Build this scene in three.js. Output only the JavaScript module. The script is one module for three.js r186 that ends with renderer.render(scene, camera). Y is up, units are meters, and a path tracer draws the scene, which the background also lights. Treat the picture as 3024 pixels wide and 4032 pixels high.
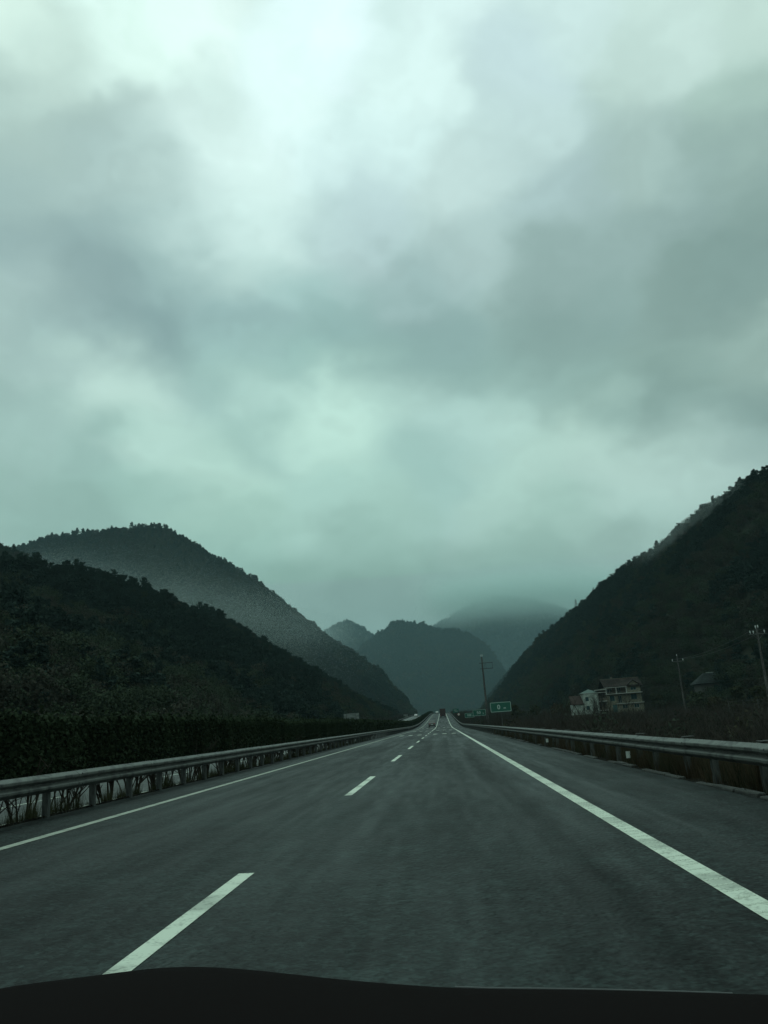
import * as THREE from 'three';
import { mergeGeometries } from 'three/addons/utils/BufferGeometryUtils.js';
import { FontLoader } from 'three/addons/loaders/FontLoader.js';
import { TextGeometry } from 'three/addons/geometries/TextGeometry.js';
import { RoundedBoxGeometry } from 'three/addons/geometries/RoundedBoxGeometry.js';

// ---------------------------------------------------------------- camera, light, exposure
const scene = new THREE.Scene();
const renderer = new THREE.WebGLRenderer({ antialias: true });
renderer.toneMapping = THREE.LinearToneMapping;
renderer.toneMappingExposure = 1.0;
renderer.shadowMap.enabled = true;
const camera = new THREE.PerspectiveCamera(63.47, 3 / 4, 0.05, 9000);
camera.position.set(0, 1.25, 0);
camera.quaternion.setFromRotationMatrix(new THREE.Matrix4().set(
  0.99507, 0.08593, 0.0496, 0, -0.07091, 0.96556, -0.25033, 0, -0.0694, 0.24558, 0.96689, 0, 0, 0, 0, 1));
scene.add(camera);
scene.fog = new THREE.FogExp2(new THREE.Color().setRGB(0.62, 0.93, 1.0), 0.0001);

// seeded helpers
function rng(seed) { let a = seed >>> 0; return () => { a = (a + 0x6D2B79F5) | 0; let t = Math.imul(a ^ (a >>> 15), 1 | a); t = (t + Math.imul(t ^ (t >>> 7), 61 | t)) ^ t; return ((t ^ (t >>> 14)) >>> 0) / 4294967296; }; }
const hash = (x, y, z) => { let h = Math.imul(x, 374761393) + Math.imul(y, 668265263) + Math.imul(z, 1274126177); h = Math.imul(h ^ (h >>> 13), 1274126177); return ((h ^ (h >>> 16)) >>> 0) / 4294967296; };
const sm = (t) => t * t * (3 - 2 * t), mix = (a, b, t) => a + (b - a) * t, clamp = (v, a = 0, b = 1) => Math.min(b, Math.max(a, v));
const sstep = (a, b, x) => sm(clamp((x - a) / (b - a)));
function noise(x, y, z = 0) {
  const i = Math.floor(x), j = Math.floor(y), k = Math.floor(z), u = sm(x - i), v = sm(y - j), w = sm(z - k);
  const p = (a, b, c) => hash(i + a, j + b, k + c);
  return mix(mix(mix(p(0, 0, 0), p(1, 0, 0), u), mix(p(0, 1, 0), p(1, 1, 0), u), v), mix(mix(p(0, 0, 1), p(1, 0, 1), u), mix(p(0, 1, 1), p(1, 1, 1), u), v), w);
}
function fbm(x, y, z = 0, o = 4) { let s = 0, a = 0.5, n = 0; for (let i = 0; i < o; i++) { s += a * noise(x, y, z); n += a; x = x * 2.03 + 11.7; y = y * 2.01 + 5.3; z = z * 2.02 + 3.1; a *= 0.5; } return s / n; }
const lin = (c) => { c /= 255; return c <= 0.04045 ? c / 12.92 : Math.pow((c + 0.055) / 1.055, 2.4); };

// ---------------------------------------------------------------- sky: low overcast with a bright gap and a darker bank
const SKY=[[-30.3,44.1,212,242,228],[-15.9,46.1,224,252,243],[-4.9,45.9,226,255,252],[6.8,45.5,212,242,236],[15.8,43.9,200,230,224],[22.4,41.7,198,228,218],[28.8,40.1,190,220,208],[-26.9,42.0,196,226,214],[-20.8,43.3,218,250,238],[-9.0,42.8,224,254,248],[2.4,42.3,214,245,238],[10.2,41.3,196,226,224],[20.1,39.2,188,218,208],[27.5,35.6,168,200,188],[-30.0,39.1,178,208,198],[-25.1,38.9,170,200,192],[-16.5,40.0,205,235,226],[-8.5,39.0,222,252,246],[0.1,39.1,208,240,234],[9.2,37.5,190,220,215],[19.1,34.7,168,198,190],[26.3,32.1,148,178,170],[-29.7,35.1,162,192,186],[-21.8,36.2,168,198,192],[-15.2,36.1,205,236,228],[-9.5,35.4,218,248,240],[-2.9,35.3,184,214,212],[5.2,35.4,198,228,222],[12.0,33.5,170,200,197],[21.6,31.3,148,178,172],[26.0,29.5,138,168,160],[-29.5,32.0,150,180,177],[-21.7,32.9,155,186,182],[-14.2,34.0,190,222,214],[-11.0,34.0,205,238,230],[-4.2,33.3,176,206,203],[4.8,32.6,172,202,197],[14.9,30.3,150,180,174],[23.7,27.1,132,162,155],[-29.4,29.5,158,188,184],[-23.3,30.0,142,172,170],[-16.0,30.5,152,186,182],[-8.0,30.5,166,204,198],[0.9,30.0,160,192,188],[11.2,28.7,146,176,170],[20.5,26.2,134,164,156],[-29.2,27.1,168,198,192],[-24.5,27.6,146,176,174],[-18.4,27.4,136,168,167],[-12.7,27.6,154,190,186],[-5.7,27.5,146,184,178],[1.3,27.0,140,174,169],[10.8,25.8,138,170,163],[18.6,24.3,138,168,160],[24.4,22.0,150,180,170],[-29.1,24.3,164,196,188],[-25.3,25.2,170,204,196],[-19.1,25.3,146,180,175],[-10.0,25.2,152,194,184],[-0.4,24.7,140,177,170],[10.4,23.4,138,170,162],[18.2,22.0,142,174,164],[23.1,20.9,156,187,176],[-29.0,21.4,156,190,182],[-22.8,23.4,190,224,212],[-21.0,22.3,194,230,216],[-15.8,23.0,158,196,188],[-11.8,23.3,184,222,210],[-6.8,21.9,196,236,220],[-0.6,22.2,186,224,212],[3.0,20.6,180,218,208],[6.7,20.8,196,234,220],[11.6,20.1,146,180,170],[17.7,19.0,134,166,157],[23.2,17.3,132,162,154],[-27.2,19.8,168,204,194],[-23.1,19.5,154,192,182],[-16.8,19.6,184,222,208],[-12.2,20.5,150,190,180],[-6.2,20.3,186,226,210],[-1.2,19.7,158,198,188],[3.1,18.7,162,202,192],[8.1,18.7,182,220,206],[12.3,18.1,178,214,200],[16.7,16.8,180,214,202],[20.4,15.8,150,182,174],[-26.5,17.2,152,190,178],[-20.0,17.1,160,202,188],[-14.0,18.0,184,224,208],[-7.1,17.2,172,214,200],[0.3,17.3,164,205,194],[6.8,16.0,176,214,200],[14.0,14.7,176,212,200],[19.5,14.1,178,210,200],[-24.5,15.5,146,184,172],[-13.7,15.2,166,208,192],[-3.9,14.8,166,206,192],[9.1,13.5,168,206,192],[16.7,12.8,170,206,194],[-13.8,12.4,150,192,178],[-4.1,11.9,152,192,178],[7.2,10.9,152,190,176],[13.4,10.8,156,190,178],[-10.1,24.8,150,190,182],[-10.2,22.6,190,230,215],[-3.2,24.1,146,184,176],[-3.3,22.3,188,228,213],[3.6,23.0,140,176,168],[3.3,20.5,178,216,205],[7.0,22.6,140,176,168],[9.5,21.4,150,186,176],[11.7,20.7,140,174,165],[11.3,18.0,182,217,203],[16.1,18.6,136,168,160],[15.8,16.8,184,218,205],[19.4,16.9,136,168,160],[18.6,15.2,180,213,201],[22.0,15.0,140,170,163],[-23.4,37.3,170,200,194],[-20.1,38.4,186,216,208],[-19.0,36.4,174,205,198],[-15.9,38.2,214,244,236],[-14.1,37.0,220,250,242],[-16.6,35.0,172,204,198],[-13.1,35.4,214,246,238],[-15.6,32.2,160,194,189],[-11.8,32.6,182,216,208],[-5.7,36.8,214,246,240],[-6.7,34.6,190,222,216],[-26.2,25.7,158,190,184],[-27.5,28.1,168,198,192],[-14.1,24.9,160,200,190],[-12.7,27.6,152,188,184],[-21.6,24.3,186,220,208],[17.1,15.5,190,223,211],[14.1,15.8,186,220,208],[20.0,13.6,186,217,207],[12.7,16.7,184,219,206],[-10.7,9.7,140,180,165],[-2.7,9.2,140,178,164],[6.9,8.4,136,172,160],[-6.0,7.6,134,172,158],[0.4,7.1,124,160,148]];
{
  const W = 2048, Hh = 1024, data = new Float32Array(W * Hh * 4), R2D = 180 / Math.PI;
  const P = SKY.map(([a, e, r, g, b]) => [a, e, lin(r), lin(g), lin(b)]);
  const mean = [0, 1, 2].map((c) => P.reduce((s, p) => s + p[2 + c], 0) / P.length);
  for (const p of P) { const k = Math.pow(p[3] / mean[1], 0.16) * 1.04; for (let c = 2; c < 5; c++) p[c] *= k; }
  const iA = 1 / (2 * 2.0 * 2.0), iE = 1 / (2 * 1.45 * 1.45);
  for (let y = 0; y < Hh; y++) {
    const el = ((y + 0.5) / Hh - 0.5) * Math.PI, ce = Math.cos(el), se = Math.sin(el);
    for (let x = 0; x < W; x++) {
      const o = (y * W + x) * 4, ph = ((x + 0.5) / W - 0.5) * 2 * Math.PI;
      let dx = Math.cos(ph) * ce, dz = Math.sin(ph) * ce, dy = Math.max(se, -0.02);
      const w1 = fbm(dx * 13, dy * 18, dz * 13, 6) - 0.5, w2 = fbm(dx * 12 + 31, dy * 19 + 7, dz * 12, 6) - 0.5;
      let az = Math.atan2(dx, -dz) * R2D + w1 * 6.5, e2 = Math.asin(clamp(dy, -1, 1)) * R2D + w2 * 5.5;
      // the overcast away from the gap: broad rolls about the same mean
      const roll = 0.62 + 0.85 * fbm(dx * 3 + 4, dy * 5, dz * 3 + 9, 5);
      let sw = 0.02, r = mean[0] * roll * sw, g = mean[1] * roll * sw, b = mean[2] * roll * sw;
      if (az > -48 && az < 46 && e2 < 64) for (const p of P) {
        const da = az - p[0], de = e2 - p[1], q = da * da * iA + de * de * iE;
        if (q < 9) { const w = Math.exp(-q); sw += w; r += w * p[2]; g += w * p[3]; b += w * p[4]; }
      }
      const d = 0.92 + 0.18 * fbm(dx * 14 + w1 * 6.5, dy * 34 + w2 * 5, dz * 14, 5);
      data[o] = r / sw * d * 1.02; data[o + 1] = g / sw * d * 0.985; data[o + 2] = b / sw * d * 1.015; data[o + 3] = 1;
    }
  }
  const t = new THREE.DataTexture(data, W, Hh, THREE.RGBAFormat, THREE.FloatType);
  t.mapping = THREE.EquirectangularReflectionMapping; t.magFilter = THREE.LinearFilter; t.minFilter = THREE.LinearFilter; t.wrapS = THREE.RepeatWrapping; t.needsUpdate = true;
  scene.background = t; scene.environment = t;
}
const sun = new THREE.DirectionalLight(new THREE.Color().setRGB(0.72, 1.0, 0.88), 0.5);
sun.position.set(-60, 640, -560); sun.target.position.set(0, 0, -150); sun.shadow.radius = 60; sun.castShadow = true;
Object.assign(sun.shadow.camera, { left: -400, right: 400, top: 600, bottom: -600, near: 1, far: 3000 });
sun.shadow.mapSize.set(2048, 2048);
scene.add(sun, sun.target);

// ---------------------------------------------------------------- object helpers
const taken = new Map();
function numbered(name) { const n = taken.get(name) ?? 0; taken.set(name, n + 1); return n ? `${name}_${String(n).padStart(3, '0')}` : name; }
function tag(o, label, category, group, kind) { o.userData = { label, category }; if (group) o.userData.group = group; if (kind) o.userData.kind = kind; return o; }
function thing(name, label, category, [x, y, z] = [0, 0, 0], turn = 0, group) { const g = new THREE.Group(); g.name = numbered(name); g.position.set(x, y, z); g.rotation.y = turn; tag(g, label, category, group); scene.add(g); return g; }
function obj(name, geo, m, parent = scene, at, rot) {
  const g = Array.isArray(geo) ? mergeGeometries(geo.map((q) => { const n = q.index ? q.toNonIndexed() : q; for (const k of Object.keys(n.attributes)) if (!['position', 'normal', 'uv'].includes(k)) n.deleteAttribute(k); return n; })) : geo;
  const o = new THREE.Mesh(g, m); o.name = parent === scene ? numbered(name) : name; o.castShadow = o.receiveShadow = true;
  if (at) o.position.set(...at); if (rot) o.rotation.set(...rot);
  parent.add(o); return o;
}
function struct(name, geo, m) { const o = obj(name, geo, m); o.userData.kind = 'structure'; return o; }
function box(w, h, d, x = 0, y = 0, z = 0) { const g = new THREE.BoxGeometry(w, h, d); g.translate(x, y, z); return g; }
function rbox(w, h, d, r, x = 0, y = 0, z = 0, s = 2) { const g = new RoundedBoxGeometry(w, h, d, s, r); g.translate(x, y, z); return g; }
function rod(a, b, r, r2 = r, n = 6) { const A = new THREE.Vector3(...a), B = new THREE.Vector3(...b), L = A.distanceTo(B); const g = new THREE.CylinderGeometry(r2, r, L, n, 1); g.applyQuaternion(new THREE.Quaternion().setFromUnitVectors(new THREE.Vector3(0, 1, 0), B.clone().sub(A).normalize())); const c = A.add(B).multiplyScalar(0.5); g.translate(c.x, c.y, c.z); return g; }
function mat(r, g, b, rough = 0.8, extra = {}) { const m = new THREE.MeshPhysicalMaterial({ roughness: rough, ...extra }); m.color.setRGB(r, g, b); return m; }
function meshOf(pos, idx, uv, col) { const g = new THREE.BufferGeometry(); g.setAttribute('position', new THREE.Float32BufferAttribute(pos, 3)); if (uv) g.setAttribute('uv', new THREE.Float32BufferAttribute(uv, 2)); if (col) g.setAttribute('color', new THREE.Float32BufferAttribute(col, 3)); if (idx) g.setIndex(idx); g.computeVertexNormals(); return g; }

// grey grain texture: fine stones over coarse blotches
function grainTex(n, f) { const d = new Uint8Array(n * n * 4); for (let y = 0; y < n; y++) for (let x = 0; x < n; x++) { const v = Math.round(255 * clamp(f(x / n, y / n, x, y))), o = (y * n + x) * 4; d[o] = d[o + 1] = d[o + 2] = v; d[o + 3] = 255; } const t = new THREE.DataTexture(d, n, n); t.wrapS = t.wrapT = THREE.RepeatWrapping; t.magFilter = THREE.LinearFilter; t.minFilter = THREE.LinearFilter; t.needsUpdate = true; return t; }
const pn = (u, v, f, s) => { // periodic value noise
  const x = u * f, y = v * f, i = Math.floor(x), j = Math.floor(y), a = sm(x - i), b = sm(y - j), h = (p, q) => hash((p % f + f) % f, (q % f + f) % f, s);
  return mix(mix(h(i, j), h(i + 1, j), a), mix(h(i, j + 1), h(i + 1, j + 1), a), b); };
const stones = grainTex(1024, (u, v) => 0.6 + 0.6 * (pn(u, v, 256, 1) - 0.5) + 0.4 * (pn(u, v, 128, 2) - 0.5) + 0.4 * (pn(u, v, 64, 10) - 0.5) + 0.24 * (pn(u, v, 16, 3) - 0.5) + 0.22 * (pn(u, v, 5, 4) - 0.5));
stones.colorSpace = THREE.SRGBColorSpace;
const stonesBump = grainTex(512, (u, v) => 0.5 + 0.7 * (pn(u, v, 170, 5) - 0.5) + 0.3 * (pn(u, v, 60, 6) - 0.5));
const worn = grainTex(512, (u, v) => { const a = pn(u, v, 128, 7), b = pn(u, v, 24, 8), c = pn(u, v, 6, 9); return 0.92 - 0.2 * sstep(0.5, 0.9, a * 0.5 + b * 0.5) - 0.16 * sstep(0.35, 0.85, c); });
worn.colorSpace = THREE.SRGBColorSpace;
const grime = grainTex(512, (u, v) => { const a = pn(u, v, 7, 21), b = pn(u, v, 31, 22), c = pn(u, v, 128, 23), d = pn(u, v * 0.25, 64, 24); return 0.98 - 0.36 * sstep(0.35, 0.8, a * 0.55 + b * 0.45) - 0.16 * c - 0.06 * sstep(0.55, 0.9, d); });
grime.colorSpace = THREE.SRGBColorSpace; grime.repeat.set(0.4, 0.4);

// polish left by tyres: long streaks, 11.5 m across and 80 m along
const streaks = grainTex(512, (u, v) => { const s = (f, g, k) => { const x = u * f, y = v * g, i = Math.floor(x), j = Math.floor(y), p = sm(x - i), q = sm(y - j), h = (m, n) => hash(m % f, n % g, k); return mix(mix(h(i, j), h(i + 1, j), p), mix(h(i, j + 1), h(i + 1, j + 1), p), q); }; return 0.76 + 0.16 * (s(14, 5, 11) - 0.5) + 0.2 * (s(40, 7, 12) - 0.5) + 0.1 * (s(9, 30, 13) - 0.5) + 0.14 * (s(110, 80, 14) - 0.5); });
streaks.repeat.set(0.395, 0.057);

// ---------------------------------------------------------------- the lie of the road
const PROFILE = [[60, 0], [-150, 0], [-190, 0.02], [-230, 0.36], [-290, 1.38], [-360, 2.92], [-440, 4.6], [-540, 6.55], [-660, 8.0], [-720, 8.25], [-800, 7.9], [-1000, 6], [-3500, 6]];
function roadY(z) { if (z >= 60) return 0; for (let i = 1; i < PROFILE.length; i++) if (z >= PROFILE[i][0]) { const a = PROFILE[i - 1], b = PROFILE[i], h = b[0] - a[0], p = (q, r) => (r[1] - q[1]) / (r[0] - q[0]); const m0 = i > 1 ? (p(PROFILE[i - 2], a) + p(a, b)) / 2 : p(a, b), m1 = i < PROFILE.length - 1 ? (p(a, b) + p(b, PROFILE[i + 1])) / 2 : p(a, b), t = (z - a[0]) / h; return (2 * t ** 3 - 3 * t ** 2 + 1) * a[1] + (t ** 3 - 2 * t ** 2 + t) * h * m0 + (-2 * t ** 3 + 3 * t ** 2) * b[1] + (t ** 3 - t ** 2) * h * m1; } return 6; }
const FALL = 0.0192;                                    // both carriageways fall to their outer edge
const near = (x, z) => roadY(z) - FALL * x;             // our side
const far = (x, z) => roadY(z) - 0.27 + FALL * (x + 9.5); // oncoming side
const ZS = []; for (let z = 14; z > -260; z -= z > -60 ? 1.5 : 5) ZS.push(z); for (let z = -260; z >= -900; z -= 10) ZS.push(z);
function strip(xs, yf, zs = ZS, uvS = 0.25, colf) {
  const pos = [], uv = [], idx = [], col = colf ? [] : null, n = xs.length;
  zs.forEach((z, i) => xs.forEach((x, j) => { pos.push(x, yf(x, z), z); uv.push(x * uvS, z * uvS); if (colf) { const c = colf(x, z); col.push(c, c, c); } if (i && j) { const a = (i - 1) * n + j - 1, b = a + 1, c = i * n + j - 1, d = c + 1; idx.push(a, b, c, b, d, c); } }));
  const g = meshOf(pos, idx, uv, col); if (g.attributes.normal.getY(0) < 0) { g.setIndex(idx.reverse()); g.computeVertexNormals(); } return g;
}
const range = (a, b, s) => { const o = []; const n = Math.round(Math.abs((b - a) / s)); for (let i = 0; i <= n; i++) o.push(mix(a, b, i / n)); return o; };

// materials
const M = {
  asphalt: mat(0.023, 0.034, 0.032, 0.72, { map: stones, roughnessMap: streaks, bumpMap: stonesBump, bumpScale: 0.012, vertexColors: true, specularIntensity: 0.2 }),
  asphaltPale: mat(0.13, 0.14, 0.13, 0.62, { map: stones, vertexColors: true, specularIntensity: 0.5 }),
  paint: mat(0.78, 0.82, 0.68, 0.6, { map: worn }),
  paintGrey: mat(0.42, 0.44, 0.36, 0.7, { map: worn }),
  earth: mat(0.035, 0.032, 0.024, 1, { map: stones, specularIntensity: 0.1 }),
  soil: mat(0.03, 0.032, 0.022, 1, { specularIntensity: 0.1 }),
  steel: mat(0.14, 0.146, 0.132, 0.6, { map: grime, metalness: 0.25 }),
  post: mat(0.08, 0.084, 0.077, 0.8, { map: grime }),
  concrete: mat(0.11, 0.11, 0.098, 0.9, { map: stones }),
  white: mat(0.6, 0.62, 0.57, 0.6),
  leaf: mat(1, 1, 1, 0.95, { specularIntensity: 0.15, side: THREE.DoubleSide }),
  bark: mat(0.05, 0.042, 0.034, 1, { specularIntensity: 0.1 }),
  green: mat(0.003, 0.085, 0.055, 0.6),
  letter: mat(0.36, 0.44, 0.4, 0.6),
};
const wear = (x, z) => { // wheel tracks and drips: long streaks of their own
  const t = 0.75 + 0.5 * (fbm(x * 2.6 + 3, z * 0.02, 1, 4)) + 0.2 * (fbm(x * 0.6, z * 0.1, 5, 3) - 0.5);
  const lane = (c) => Math.exp(-(((x - c) / 0.28) ** 2)); return t - 0.1 * (lane(-0.85) + lane(0.9) + lane(-4.6) + lane(-2.9)) * (0.5 + fbm(x, z * 0.05, 9, 2)); };
// ---------------------------------------------------------------- ground and road
function groundY(x, z) {
  let y = roadY(z) - 0.8;
  if (x > 5.2) y -= 1.15 * sstep(5.2, 13, x); else if (x < -21) y -= 0.45 * sstep(-21, -27, x);
  const away = Math.max(x - 9, -27 - x, 0); y += (fbm(x * 0.07, z * 0.07, 2, 3) - 0.5) * 1.2 * sstep(0, 12, away);
  if (z < -900) y = mix(y, 4, sstep(-900, -1000, z));
  return y;
}
{
  const xs = [-2500, -1200, -600, -400, -300, ...range(-220, -40, 15), -32, -27, -24, -21, -12, -7, 0, 4.6, 5.4, 7, 9, 11, 13, 16, ...range(20, 100, 6), ...range(115, 235, 20), 300, 400, 600, 1200, 2500];
  const zs = [900, 400, 150, 60, 20, ...range(0, -300, 10), ...range(-320, -1000, 20), -1200, -1600, -2100, -3200, -5000];
  struct('ground', strip(xs, groundY, zs, 0.25), M.earth);
}
const road = struct('road', strip(range(-7.15, 4.32, 0.28), near, ZS, 0.22, wear), M.asphalt);
road.userData.label = 'dark asphalt carriageway running straight up the valley';
const road2 = struct('road', strip(range(-20.4, -9.5, 0.9), far, ZS, 0.22, (x, z) => 0.85 + 0.35 * fbm(x * 1.2, z * 0.04, 3, 3)), M.asphaltPale);
road2.userData.label = 'paler oncoming carriageway beyond the median hedge';
const MV = [[-9.63, -0.7], [-9.62, -0.27], [-9.4, -0.25], [-8.6, -0.3], [-8.1, -0.28], [-7.6, -0.06], [-7.25, 0.15], [-7.09, 0.17], [-7.08, -0.1]], mvY = (x) => { for (let i = 1; i < MV.length; i++) if (x <= MV[i][0]) return mix(MV[i - 1][1], MV[i][1], clamp((x - MV[i - 1][0]) / (MV[i][0] - MV[i - 1][0]))); return 0; };
struct('median_verge', strip(MV.map((p) => p[0]), (x, z) => roadY(z) + mvY(x) + (x > -9.3 && x < -7.3 ? 0.04 * noise(x * 3, z * 2) : 0)), M.earth);
struct('road_verge', strip([4.3, 4.34, 4.6, 4.9, 5.3, 5.9], (x, z) => roadY(z) + (x < 4.31 ? -0.25 : x > 5.6 ? -0.75 : -0.06 - 0.05 * noise(x * 3, z * 2) - Math.max(0, x - 4.6) * 0.12)), M.earth);

// painted lines lie 4 mm over the asphalt, each its own sheet
function mark(name, x0, x1, z0, z1, m = M.paint, lift = 0.004, parent = road, f = near) { const zs = [z0]; for (const z of ZS) if (z < z0 - 0.05 && z > z1 + 0.05) zs.push(z); zs.push(z1); return obj(name, strip([x0, x1], (x, z) => f(x, z) + lift, zs, 0.5), m, parent); }
{
  const rightLine = mark('edge_line', 1.835, 2.03, 13.5, -880);
  rightLine.userData.label = 'solid cream edge line beside the shoulder';
  // raised dots of the rumble line, in slanting pairs
  const dots = []; const dot = new THREE.SphereGeometry(0.026, 6, 4, 0, Math.PI * 2, 0, Math.PI / 2); dot.scale(1, 0.26, 0.6); dot.rotateY(0.5);
  for (let z = -4; z > -40; z -= 0.22) for (let k = 0; k < 4; k++) { const x = 1.86 + k * 0.045, q = dot.clone(); q.translate(x, near(x, z) + 0.004, z - k * 0.02); dots.push(q); }
  obj('rumble_bumps', dots, M.paint, rightLine).userData.kind = 'stuff';
  mark('edge_line', -5.76, -5.6, 13.5, -880, M.paintGrey).userData.label = 'thin weathered edge line along the median side';
  for (let k = 0; k < 9; k++) { const e = -8.1 - 14.15 * k; mark('lane_dash', -1.995, -1.85, e + 5.75, e); }
  mark('lane_line', -1.995, -1.85, -132, -880).userData.label = 'unbroken stretch of the lane line climbing the far slope';
  for (const z of [-97.3, -141, -197]) for (const x of [-4.85, -3.83, -2.82, -1.03, 0.01, 1.05]) mark('speed_bar', x - 0.23, x + 0.23, z + 1.5, z - 1.5);
  for (let k = 0; k < 45; k++) mark('lane_dash', -13.97, -13.82, 5 - 15 * k, -1 - 15 * k, M.paint, 0.004, road2, far);
  mark('edge_line', -10.15, -10.0, 10, -880, M.paint, 0.004, road2, far); mark('edge_line', -17.75, -17.6, 10, -880, M.paint, 0.004, road2, far);
}
// low kerb stones under the right guardrail, chipped and uneven
{
  const R = rng(5), kerb = thing('kerb', 'broken pale kerb edging under the guardrail beside the shoulder', 'kerb', [4.33, 0, 0]);
  const g = [0, 1, 2].map((k) => { const q = rbox(0.14, 0.13, 0.94, 0.025, 0, 0, 0, 1), p = q.attributes.position; for (let i = 0; i < p.count; i++) { const a = fbm(p.getX(i) * 9 + k * 7, p.getY(i) * 9, p.getZ(i) * 4, 2) - 0.5; p.setXYZ(i, p.getX(i) + a * 0.03, p.getY(i) + a * 0.05, p.getZ(i)); } q.computeVertexNormals(); return q; });
  for (let k = 0; k < 90; k++) { if (R() < 0.4) continue; const z = -4 - k; obj('kerb_stone', g[k % 3], M.concrete, kerb, [R() * 0.02, near(4.33, z) - 0.03 + R() * 0.035, z], [0, (R() - 0.5) * 0.04, (R() - 0.5) * 0.1]); }
}

// ---------------------------------------------------------------- guardrails: W-beam in sections on posts
const beamShape = (() => {
  const c = [[0, 0], [0.012, 0.01], [0.078, 0.056], [0.085, 0.068], [0.085, 0.1], [0.078, 0.112], [0.008, 0.145], [0.003, 0.152], [0.003, 0.16], [0.008, 0.167], [0.078, 0.2], [0.085, 0.212], [0.085, 0.244], [0.078, 0.256], [0.012, 0.302], [0, 0.312]].map((p) => new THREE.Vector2(...p));
  return new THREE.Shape([...c, ...c.slice().reverse().map((p) => new THREE.Vector2(p.x - 0.007, p.y))]);
})();
const beamGeo = (L, side) => { const g = new THREE.ExtrudeGeometry(beamShape, { depth: L + 0.06, bevelEnabled: false }); g.translate(0, 0, -L - 0.06); if (side < 0) { g.rotateY(Math.PI); g.translate(0, 0, -L - 0.06); } return g; };
function guardrail(label, x, side, f, zEnd, caps) { // side +1: the wave faces +x
  const r = thing('guardrail', label, 'guardrail', [x, 0, 0]);
  const g4 = beamGeo(4, side), g8 = beamGeo(8, side), gj = beamGeo(0.26, side), R = rng(Math.round(x * 10 + 999));
  for (let z = 8; z > zEnd;) { const L = z > -160 ? 4 : 8, y0 = f(x, z) + 0.425, y1 = f(x, z - L) + 0.425; obj('beam_section', L === 4 ? g4 : g8, M.steel, r, [(R() - 0.5) * 0.012, y0 + (R() - 0.5) * 0.008, z], [Math.atan2(y1 - y0, L), 0, 0]); if (L === 4 && z > -70) obj('lap_joint', gj, M.steel, r, [side * 0.006, y0 - 0.003 + (R() - 0.5) * 0.006, z + 0.14], [0, 0, (R() - 0.5) * 0.03]); z -= L; }
  const pg = rbox(0.12, 1.0, 0.1, 0.015, 0, -0.5, 0, 1), blk = box(0.1, 0.18, 0.09), capG = rbox(0.2, 0.02, 0.22, 0.008, 0, 0, 0, 1);
  for (let z = 7; z > zEnd; z -= z > -170 ? 2 : 6) {
    const px = -side * 0.13, gy = f(x, z);
    const tall = caps && Math.round((z - 7) / 2) % 2 === 0 && z > -170;
    const p = obj('post', pg, M.post, r, [px, gy + 0.68, z]);
    if (z > -90) obj('spacer', blk, M.post, r, [-side * 0.045, gy + 0.58, z]);
    if (tall) { p.position.x = px - side * 0.1; p.position.y = gy + 0.72; obj('post_cap', capG, M.concrete, r, [px - side * 0.18, gy + 0.735, z]); }
  }
  if (z8(zEnd)) for (let z = 4; z > -70; z -= 4) for (const dy of [0.49, 0.67]) obj('bolt', new THREE.SphereGeometry(0.018, 6, 4), M.post, r, [side * 0.085, f(x, z) + dy, z]);
  return r;
}
const z8 = (z) => z < -500;
guardrail('dull steel guardrail along the median hedge, wave facing our lanes', -6.98, 1, near, -700);
const railR = guardrail('dull steel guardrail along the outer shoulder below the house', 4.38, -1, near, -700, true);
guardrail('guardrail at the foot of the left hill beyond the oncoming lanes', -20.2, 1, far, -690);
for (const [z, h] of [[-21.2, 0.16], [-37.3, 0.15]]) obj('marker_plate', rbox(0.1, h, 0.012, 0.005, 0, 0, 0, 1), M.white, railR, [-0.02, near(4.38, z) + 0.27, z + 0.07]);

// ---------------------------------------------------------------- leaf and twig geometry
function leafBag(R, n, place, size, flat = 0) { // n small faces, each folded along its middle
  const pos = []; const a = new THREE.Vector3(), b = new THREE.Vector3(), nn = new THREE.Vector3();
  for (let i = 0; i < n; i++) {
    const [x, y, z, s = 1] = place(i); a.set(R() - 0.5, (R() - 0.5) * (1 - flat), R() - 0.5).normalize(); nn.set(R() - 0.5, R() - 0.2, R() - 0.5).normalize(); b.crossVectors(a, nn).normalize(); nn.crossVectors(a, b);
    const L = size * s * (0.6 + 0.8 * R()), w = L * (0.3 + 0.25 * R()), f = w * 0.35;
    const p0 = [x - a.x * L / 2, y - a.y * L / 2, z - a.z * L / 2], p1 = [x + a.x * L / 2, y + a.y * L / 2, z + a.z * L / 2];
    const l = [x + b.x * w + nn.x * f, y + b.y * w + nn.y * f, z + b.z * w + nn.z * f], r = [x - b.x * w + nn.x * f, y - b.y * w + nn.y * f, z - b.z * w + nn.z * f];
    pos.push(...p0, ...l, ...p1, ...p0, ...p1, ...r);
  }
  return meshOf(pos);
}
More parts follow.
